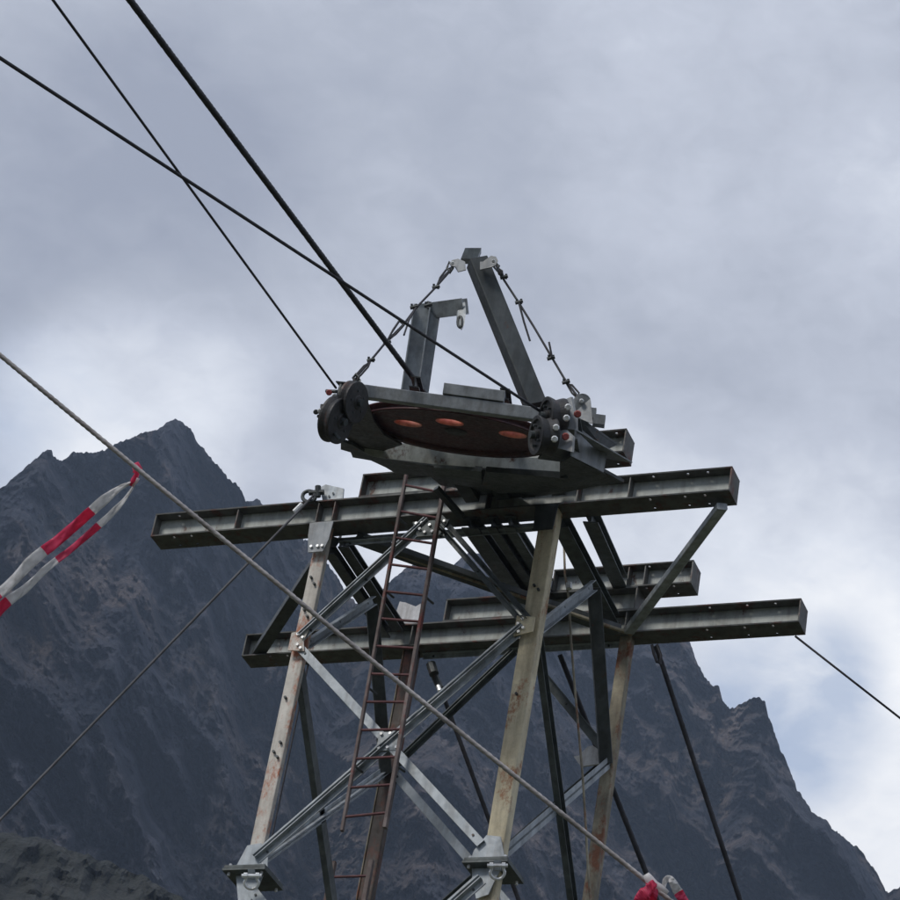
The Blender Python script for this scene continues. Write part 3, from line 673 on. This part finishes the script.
# ------------------------------------------------------------------ terrain
FH = Vector((FW.x, FW.y, 0)).normalized(); LH = Vector((-FH.y, FH.x, 0))    # LH points left
def azel(px, py):
    d = ray(px, py); return math.atan2(-d.dot(LH), d.dot(FH)), math.atan2(d.z, math.hypot(d.x, d.y))
sil = [(-700, 900), (-420, 770), (-260, 640), (-150, 600), (-60, 530), (0, 488), (15, 477), (32, 461), (47, 450), (51, 449), (53, 456), (61, 461), (68, 457), (74, 451), (80, 452), (86, 455), (93, 454), (104, 450), (112, 446), (124, 441), (140, 434), (148, 433), (158, 428), (168, 421), (177, 420), (186, 424), (193, 431), (198, 442), (208, 454), (217, 464), (226, 475), (236, 483), (242, 492), (246, 502), (252, 502), (256, 499), (262, 503), (280, 520), (300, 535), (315, 550), (326, 562), (336, 574), (346, 590), (356, 604), (370, 604), (378, 592), (392, 580), (402, 571), (413, 564), (425, 562), (438, 564), (452, 566), (462, 557), (470, 552), (480, 554), (500, 557), (540, 575), (580, 590), (620, 612), (655, 628), (680, 634), (690, 643), (694, 652), (697, 663), (704, 675), (712, 686), (719, 688), (722, 704), (732, 708), (742, 703), (750, 698), (758, 697), (765, 702), (768, 716), (776, 736), (782, 755), (790, 770), (797, 788), (808, 806), (814, 815), (828, 819), (832, 829), (846, 837), (860, 850), (872, 866), (881, 882), (888, 893), (894, 889), (902, 884), (925, 890), (960, 930), (1050, 990), (1300, 1110), (1700, 1300)]
sa = sorted(azel(*p) for p in sil)
def crest(az):
    if az <= sa[0][0]: return sa[0][1]-.12*(1-math.exp(-(sa[0][0]-az)*3))
    if az >= sa[-1][0]: return sa[-1][1]-.05*(1-math.exp(-(az-sa[-1][0])*3))
    lo, hi = 0, len(sa)-1
    while hi-lo > 1:
        m = (lo+hi)//2
        if sa[m][0] <= az: lo = m
        else: hi = m
    f = (az-sa[lo][0])/(sa[hi][0]-sa[lo][0]+1e-12); return sa[lo][1]*(1-f)+sa[hi][1]*f
def fbm(v, o=6): return noise.fractal(v, 1.0, 2.1, o)
def ridge(v, o=6): return noise.ridged_multi_fractal(v, .9, 2.1, o, 1.0, 2.0)
def mountain():
    bm = bmesh.new()
    azs = []; a = -1.05
    while a < 1.15:
        azs.append(a); ina = -.24 < a < .24
        a += .0005 if ina else .008
    e0 = math.atan(.245)
    E = [0, .15, .3, .42, .5]; n1 = 380
    rows = [x/.5*.36 for x in (0, .12, .25, .37)]+[.36+(1-.36)*i/n1 for i in range(n1+1)]
    back = [(1.012, -.004), (1.05, -.02), (1.15, -.07), (1.4, -.16), (1.9, -.26)]
    grid = []
    for az in azs:
        ec = crest(az)+.0009*fbm(Vector((az*200, 1.3, 0)), 5)+.0007*fbm(Vector((az*900, 4.3, 0)), 3)
        dirh = FH*math.cos(az)-LH*math.sin(az)
        rc = 1050+130*math.sin(az*9+1)+90*fbm(Vector((az*10, 4, 0)), 3)
        col = []
        for q in rows:
            e = e0+(ec-e0)*q
            # far part steep, near part gentle
            r = 150+(rc-150)*(1-(1-q)**1.7*.98) if q < 1 else rc
            r = 150+(rc-150)*(q**.55)
            z0 = r*math.tan(e)
            c3 = Vector((az*rc*.010, z0*.009, r*.003))
            slope = Vector((az*rc*.013+z0*.004, z0*.0035, .7))
            k = min(1, q*1.6)*(1 if q < 1 else 1)
            disp = 120*fbm(slope*.8, 4)+85*(ridge(Vector((az*rc*.018+.008*z0, z0*.006, 2.2)), 7)-1.0)+26*ridge(Vector((az*rc*.06, z0*.022, 5)), 5)+12*fbm(Vector((az*rc*.12, z0*.10, 8)), 5)+5*ridge(Vector((az*rc*.35, z0*.2, 9)), 4)
            rr = r-disp*k*.9
            dd = rr/r
            col.append(CAM+dirh*rr+Vector((0, 0, rr*math.tan(e))))
        for fr, de in back:
            rr = rc*fr; col.append(CAM+dirh*rr+Vector((0, 0, rr*math.tan(ec+de)+10*fbm(Vector((az*40, fr*9, 0)), 3)*(fr-1)*6)))
        grid.append([bm.verts.new(p) for p in col])
    for i in range(len(grid)-1):
        A, B = grid[i], grid[i+1]
        for j in range(len(A)-1): bm.faces.new((A[j], B[j], B[j+1], A[j+1]))
    return bm
def rock_material():
    m, nt, b = mat('mountain_rock')
    p = geo_pos(nt, (.010, .010, .010)); p2 = geo_pos(nt, (.008, .008, .0018))
    n1 = nz(nt, 1.0, 12, .62, vec=p); n2 = nz(nt, 4.0, 12, .7, vec=p2); n3 = nz(nt, 30, 6, .7, vec=p)
    col = ramp(nt, n1.outputs['Fac'], [(.38, (.045, .056, .082)), (.49, (.09, .098, .122)), (.57, (.155, .14, .14)), (.68, (.25, .222, .21))]).outputs['Color']
    col = mixc(nt, .6, col, ramp(nt, n2.outputs['Fac'], [(.38, (.30, .34, .42)), (.60, (1.75, 1.62, 1.55))]).outputs['Color'], 'MULTIPLY')
    col = mixc(nt, .5, col, ramp(nt, n3.outputs['Fac'], [(.38, (.35, .35, .35)), (.62, (1.6, 1.6, 1.6))]).outputs['Color'], 'MULTIPLY')
    g = nt.nodes.new('ShaderNodeNewGeometry'); mp = nt.nodes.new('ShaderNodeMapping'); mp.inputs['Rotation'].default_value = (math.radians(18), math.radians(-24), 0); mp.inputs['Scale'].default_value = (.0035, .0035, .045)
    nt.links.new(g.outputs['Position'], mp.inputs['Vector']); n4 = nz(nt, 1.0, 8, .6, vec=mp.outputs[0]); n4.inputs['Distortion'].default_value = .6
    col = mixc(nt, .65, col, ramp(nt, n4.outputs['Fac'], [(.40, (.45, .46, .5)), (.55, (1.25, 1.2, 1.18))]).outputs['Color'], 'MULTIPLY')
    nt.links.new(col, b.inputs['Base Color']); b.inputs['Roughness'].default_value = .95; b.inputs['Specular IOR Level'].default_value = .15
    bp = nt.nodes.new('ShaderNodeBump'); bp.inputs['Strength'].default_value = 1; bp.inputs['Distance'].default_value = 14
    ad = nt.nodes.new('ShaderNodeMath'); nt.links.new(n2.outputs['Fac'], ad.inputs[0]); nt.links.new(n3.outputs['Fac'], ad.inputs[1]); nt.links.new(ad.outputs[0], bp.inputs['Height']); nt.links.new(bp.outputs[0], b.inputs['Normal'])
    return m
M['rock'] = rock_material()
def grass_material():
    m, nt, b = mat('alpine_turf')
    n1 = nz(nt, .25, 8, .6, vec=geo_pos(nt)); n2 = nz(nt, 6, 6, .7, vec=geo_pos(nt))
    col = ramp(nt, n1.outputs['Fac'], [(.35, (.045, .055, .025)), (.55, (.075, .075, .04)), (.7, (.16, .15, .13))]).outputs['Color']
    col = mixc(nt, .5, col, ramp(nt, n2.outputs['Fac'], [(.3, (.5, .5, .5)), (.7, (1.3, 1.3, 1.3))]).outputs['Color'], 'MULTIPLY')
    nt.links.new(col, b.inputs['Base Color']); b.inputs['Roughness'].default_value = .95
    bp = nt.nodes.new('ShaderNodeBump'); bp.inputs['Strength'].default_value = .6; bp.inputs['Distance'].default_value = .1; nt.links.new(n2.outputs['Fac'], bp.inputs['Height']); nt.links.new(bp.outputs[0], b.inputs['Normal'])
    return m
M['turf'] = grass_material()
o = link('mountain', mountain(), 'rock', None); tag(o, None, None, kind='structure')
# ground: polar sheet all round
bm = NB(); rings = []
rads = [0.5, 1.5, 3, 5, 8, 11, 14, 17, 20, 23, 26, 29, 33, 38, 45, 55, 70, 90, 120, 160, 220, 320, 500, 900, 1600, 2800]
for r in rads:
    row = []
    for k in range(96):
        a = 2*PI*k/96; x = CAM.x+r*math.cos(a); y = CAM.y+r*math.sin(a); row.append(bm.verts.new((x, y, terrain_z(x, y)+(r/90)*fbm(Vector((x*.01, y*.01, 7)), 3)*(1 if r > 60 else 0))))
    rings.append(row)
for i in range(len(rings)-1):
    for k in range(96): bm.faces.new((rings[i][k], rings[i][(k+1) % 96], rings[i+1][(k+1) % 96], rings[i+1][k]))
bm.faces.new(rings[0])
o = link('ground', bm, 'turf', None, True); tag(o, None, None, kind='structure')
# nearer rough shoulder in the lower left corner
bm = NB(); grid = []
prof = [(-500, 700), (-200, 780), (-60, 815), (0, 832), (40, 838), (70, 850), (110, 862), (150, 880), (185, 900), (260, 950), (400, 1040), (700, 1250)]
pa = sorted(azel(*p) for p in prof)
def pe(az):
    for (a0, e0), (a1, e1) in zip(pa, pa[1:]):
        if a0 <= az <= a1: return e0+(e1-e0)*(az-a0)/(a1-a0)
    return pa[0][1] if az < pa[0][0] else pa[-1][1]
az = pa[0][0]
while az < pa[-1][0]:
    e = pe(az)+.0012*fbm(Vector((az*220, 0, 2)), 5); dirh = FH*math.cos(az)-LH*math.sin(az); col = []
    for j in range(140):
        f = j/139; ee = .20+(e-.20)*f; r = 150+170*f**.8; r -= 7*fbm(Vector((az*40, f*14, 1)), 5)+1.2*fbm(Vector((az*250, f*60, 3)), 3)
        col.append(bm.verts.new(CAM+dirh*r+V(0, 0, r*math.tan(ee))))
    for fr, dz in ((1.06, -3), (1.3, -30), (1.6, -80)): col.append(bm.verts.new(CAM+dirh*(320*fr)+V(0, 0, 320*math.tan(e)+dz)))
    grid.append(col); az += .0012
for i in range(len(grid)-1):
    for j in range(len(grid[0])-1): bm.faces.new((grid[i][j], grid[i+1][j], grid[i+1][j+1], grid[i][j+1]))
M['scree'] = steel('mossy_scree', (.016, .022, .019), (.038, .042, .036), metal=0, rough=.8)
nt = M['scree'].node_tree
for n in nt.nodes:
    if n.type == 'TEX_NOISE': n.inputs['Scale'].default_value *= .05
    if n.type == 'BUMP': n.inputs['Distance'].default_value = 2; n.inputs['Strength'].default_value = .8
o = link('hillside', bm, 'scree', None); tag(o, None, None, kind='structure')

# ------------------------------------------------------------------ air
HAZE = True
if HAZE:
    bm = NB()
    c0 = CAM+FH*500
    lo = Vector((-2500, -2500)); hi = Vector((2500, 2500))
    boxb(bm, (CAM.x-2980, CAM.y-2980, -60-CAM.z*0-40), (CAM.x+2980, CAM.y+2980, 860))
    m = bpy.data.materials.new('mountain_air'); m.use_nodes = True; nt = m.node_tree
    nt.nodes.remove(nt.nodes['Principled BSDF'])
    pv = nt.nodes.new('ShaderNodeVolumePrincipled'); pv.inputs['Color'].default_value = (.58, .74, 1, 1); pv.inputs['Density'].default_value = .00021; pv.inputs['Anisotropy'].default_value = 0.2
    nt.links.new(pv.outputs[0], nt.nodes['Material Output'].inputs['Volume'])
    o = link('haze', bm, m, None); tag(o, None, None, kind='stuff')

# ------------------------------------------------------------------ sky and sun
SUNDIR = (RT*-.55+V(0, 0, .72)-FH*.55).normalized()
w = bpy.data.worlds.new('World'); scn.world = w; w.use_nodes = True; nt = w.node_tree; bg = nt.nodes['Background']
sky = nt.nodes.new('ShaderNodeTexSky'); sky.sky_type = 'NISHITA'; sky.sun_disc = False
sky.sun_elevation = math.asin(SUNDIR.z); sky.sun_rotation = math.atan2(SUNDIR.x, SUNDIR.y)
tc = nt.nodes.new('ShaderNodeTexCoord'); G0 = tc.outputs['Generated']
def cn_noise(scale, detail, rough, off=0, dist=0.):
    mp = nt.nodes.new('ShaderNodeMapping'); mp.inputs['Location'].default_value = (off, off*.7, off*1.3); mp.inputs['Scale'].default_value = (1, 1, 1.7); nt.links.new(G0, mp.inputs['Vector'])
    n = nz(nt, scale, detail, rough, vec=mp.outputs[0]); n.inputs['Distortion'].default_value = dist; return n.outputs['Fac']
def lobe(px, py, rad):                              # smooth bump around a compass/elevation direction of the sky
    d = ray(px, py).normalized()
    dp = nt.nodes.new('ShaderNodeVectorMath'); dp.operation = 'DOT_PRODUCT'; nt.links.new(G0, dp.inputs[0]); dp.inputs[1].default_value = d
    mr = nt.nodes.new('ShaderNodeMapRange'); mr.interpolation_type = 'SMOOTHSTEP'; mr.inputs[1].default_value = math.cos(rad/F*1.0); mr.inputs[2].default_value = 1.0; nt.links.new(dp.outputs['Value'], mr.inputs[0]); return mr.outputs[0]
def mth(op, a, b=0., c=None):
    m = nt.nodes.new('ShaderNodeMath'); m.operation = op
    for i, v in enumerate((a, b)+(() if c is None else (c,))):
        if isinstance(v, bpy.types.NodeSocket): nt.links.new(v, m.inputs[i])
        else: m.inputs[i].default_value = v
    return m.outputs[0]
n1 = cn_noise(7, 9, .52, 0.3, .2); n2 = cn_noise(22, 8, .55, 2.1, .3)
n3 = cn_noise(70, 7, .6, 5.3, .6)
br = mth('MULTIPLY_ADD', n1, .72, mth('MULTIPLY', n2, .28))          # ~0.5 mean
br = mth('MULTIPLY_ADD', mth('SUBTRACT', br, .5), .85, .45)
for (px, py, rad, k) in ((870, 850, 330, .40), (130, 410, 170, .34), (10, 450, 150, .22), (700, 350, 600, .05), (800, 300, 260, .05), (500, 230, 300, .04), (60, 230, 330, -.17), (330, 130, 330, -.09), (600, 280, 300, -.07), (880, 560, 250, .07), (480, 560, 260, .18), (330, 330, 160, .07), (600, 560, 200, .08), (450, 20, 350, .03), (820, 600, 200, .07)):
    br = mth('MULTIPLY_ADD', lobe(px, py, rad), k, br)
br = mth('ADD', br, mth('MULTIPLY', mth('SUBTRACT', n3, .5), .16))
cr = ramp(nt, br, [(.22, (.29, .315, .385)), (.42, (.385, .412, .48)), (.57, (.49, .52, .595)), (.74, (.69, .72, .78)), (.95, (.95, .95, .95))])
# blue openings
gap = mth('ADD', mth('MULTIPLY', lobe(785, 712, 120), 1.5), mth('MULTIPLY', lobe(20, 425, 120), .55))
gap = mth('ADD', gap, mth('MULTIPLY', lobe(850, 650, 60), .4))
gap = mth('MULTIPLY', gap, mth('MULTIPLY_ADD', n2, 2.6, -.6))
gp_ = nt.nodes.new('ShaderNodeClamp'); nt.links.new(gap, gp_.inputs[0])
skc = mixc(nt, 1.0, sky.outputs[0], (.15, .15, .15), 'MULTIPLY')
fin = mixc(nt, mth('MULTIPLY_ADD', mth('SUBTRACT', 1.0, mth('MULTIPLY', gp_.outputs[0], .6)), 1, 0), skc, cr.outputs['Color'])
nt.links.new(fin, bg.inputs['Color']); bg.inputs['Strength'].default_value = 1.0
sl = bpy.data.lights.new('sun', 'SUN'); sl.energy = 1.5; sl.angle = math.radians(14); sl.color = (1, .95, .88)
so = bpy.data.objects.new('sun', sl); COL.objects.link(so); so.rotation_euler = SUNDIR.to_track_quat('Z', 'Y').to_euler()

scn.view_settings.view_transform = 'Standard'; scn.view_settings.look = 'None'; scn.view_settings.gamma = 1; scn.view_settings.exposure = .42
scn.view_settings.use_curve_mapping = False
scn.render.resolution_x = 1024; scn.render.resolution_y = 1024
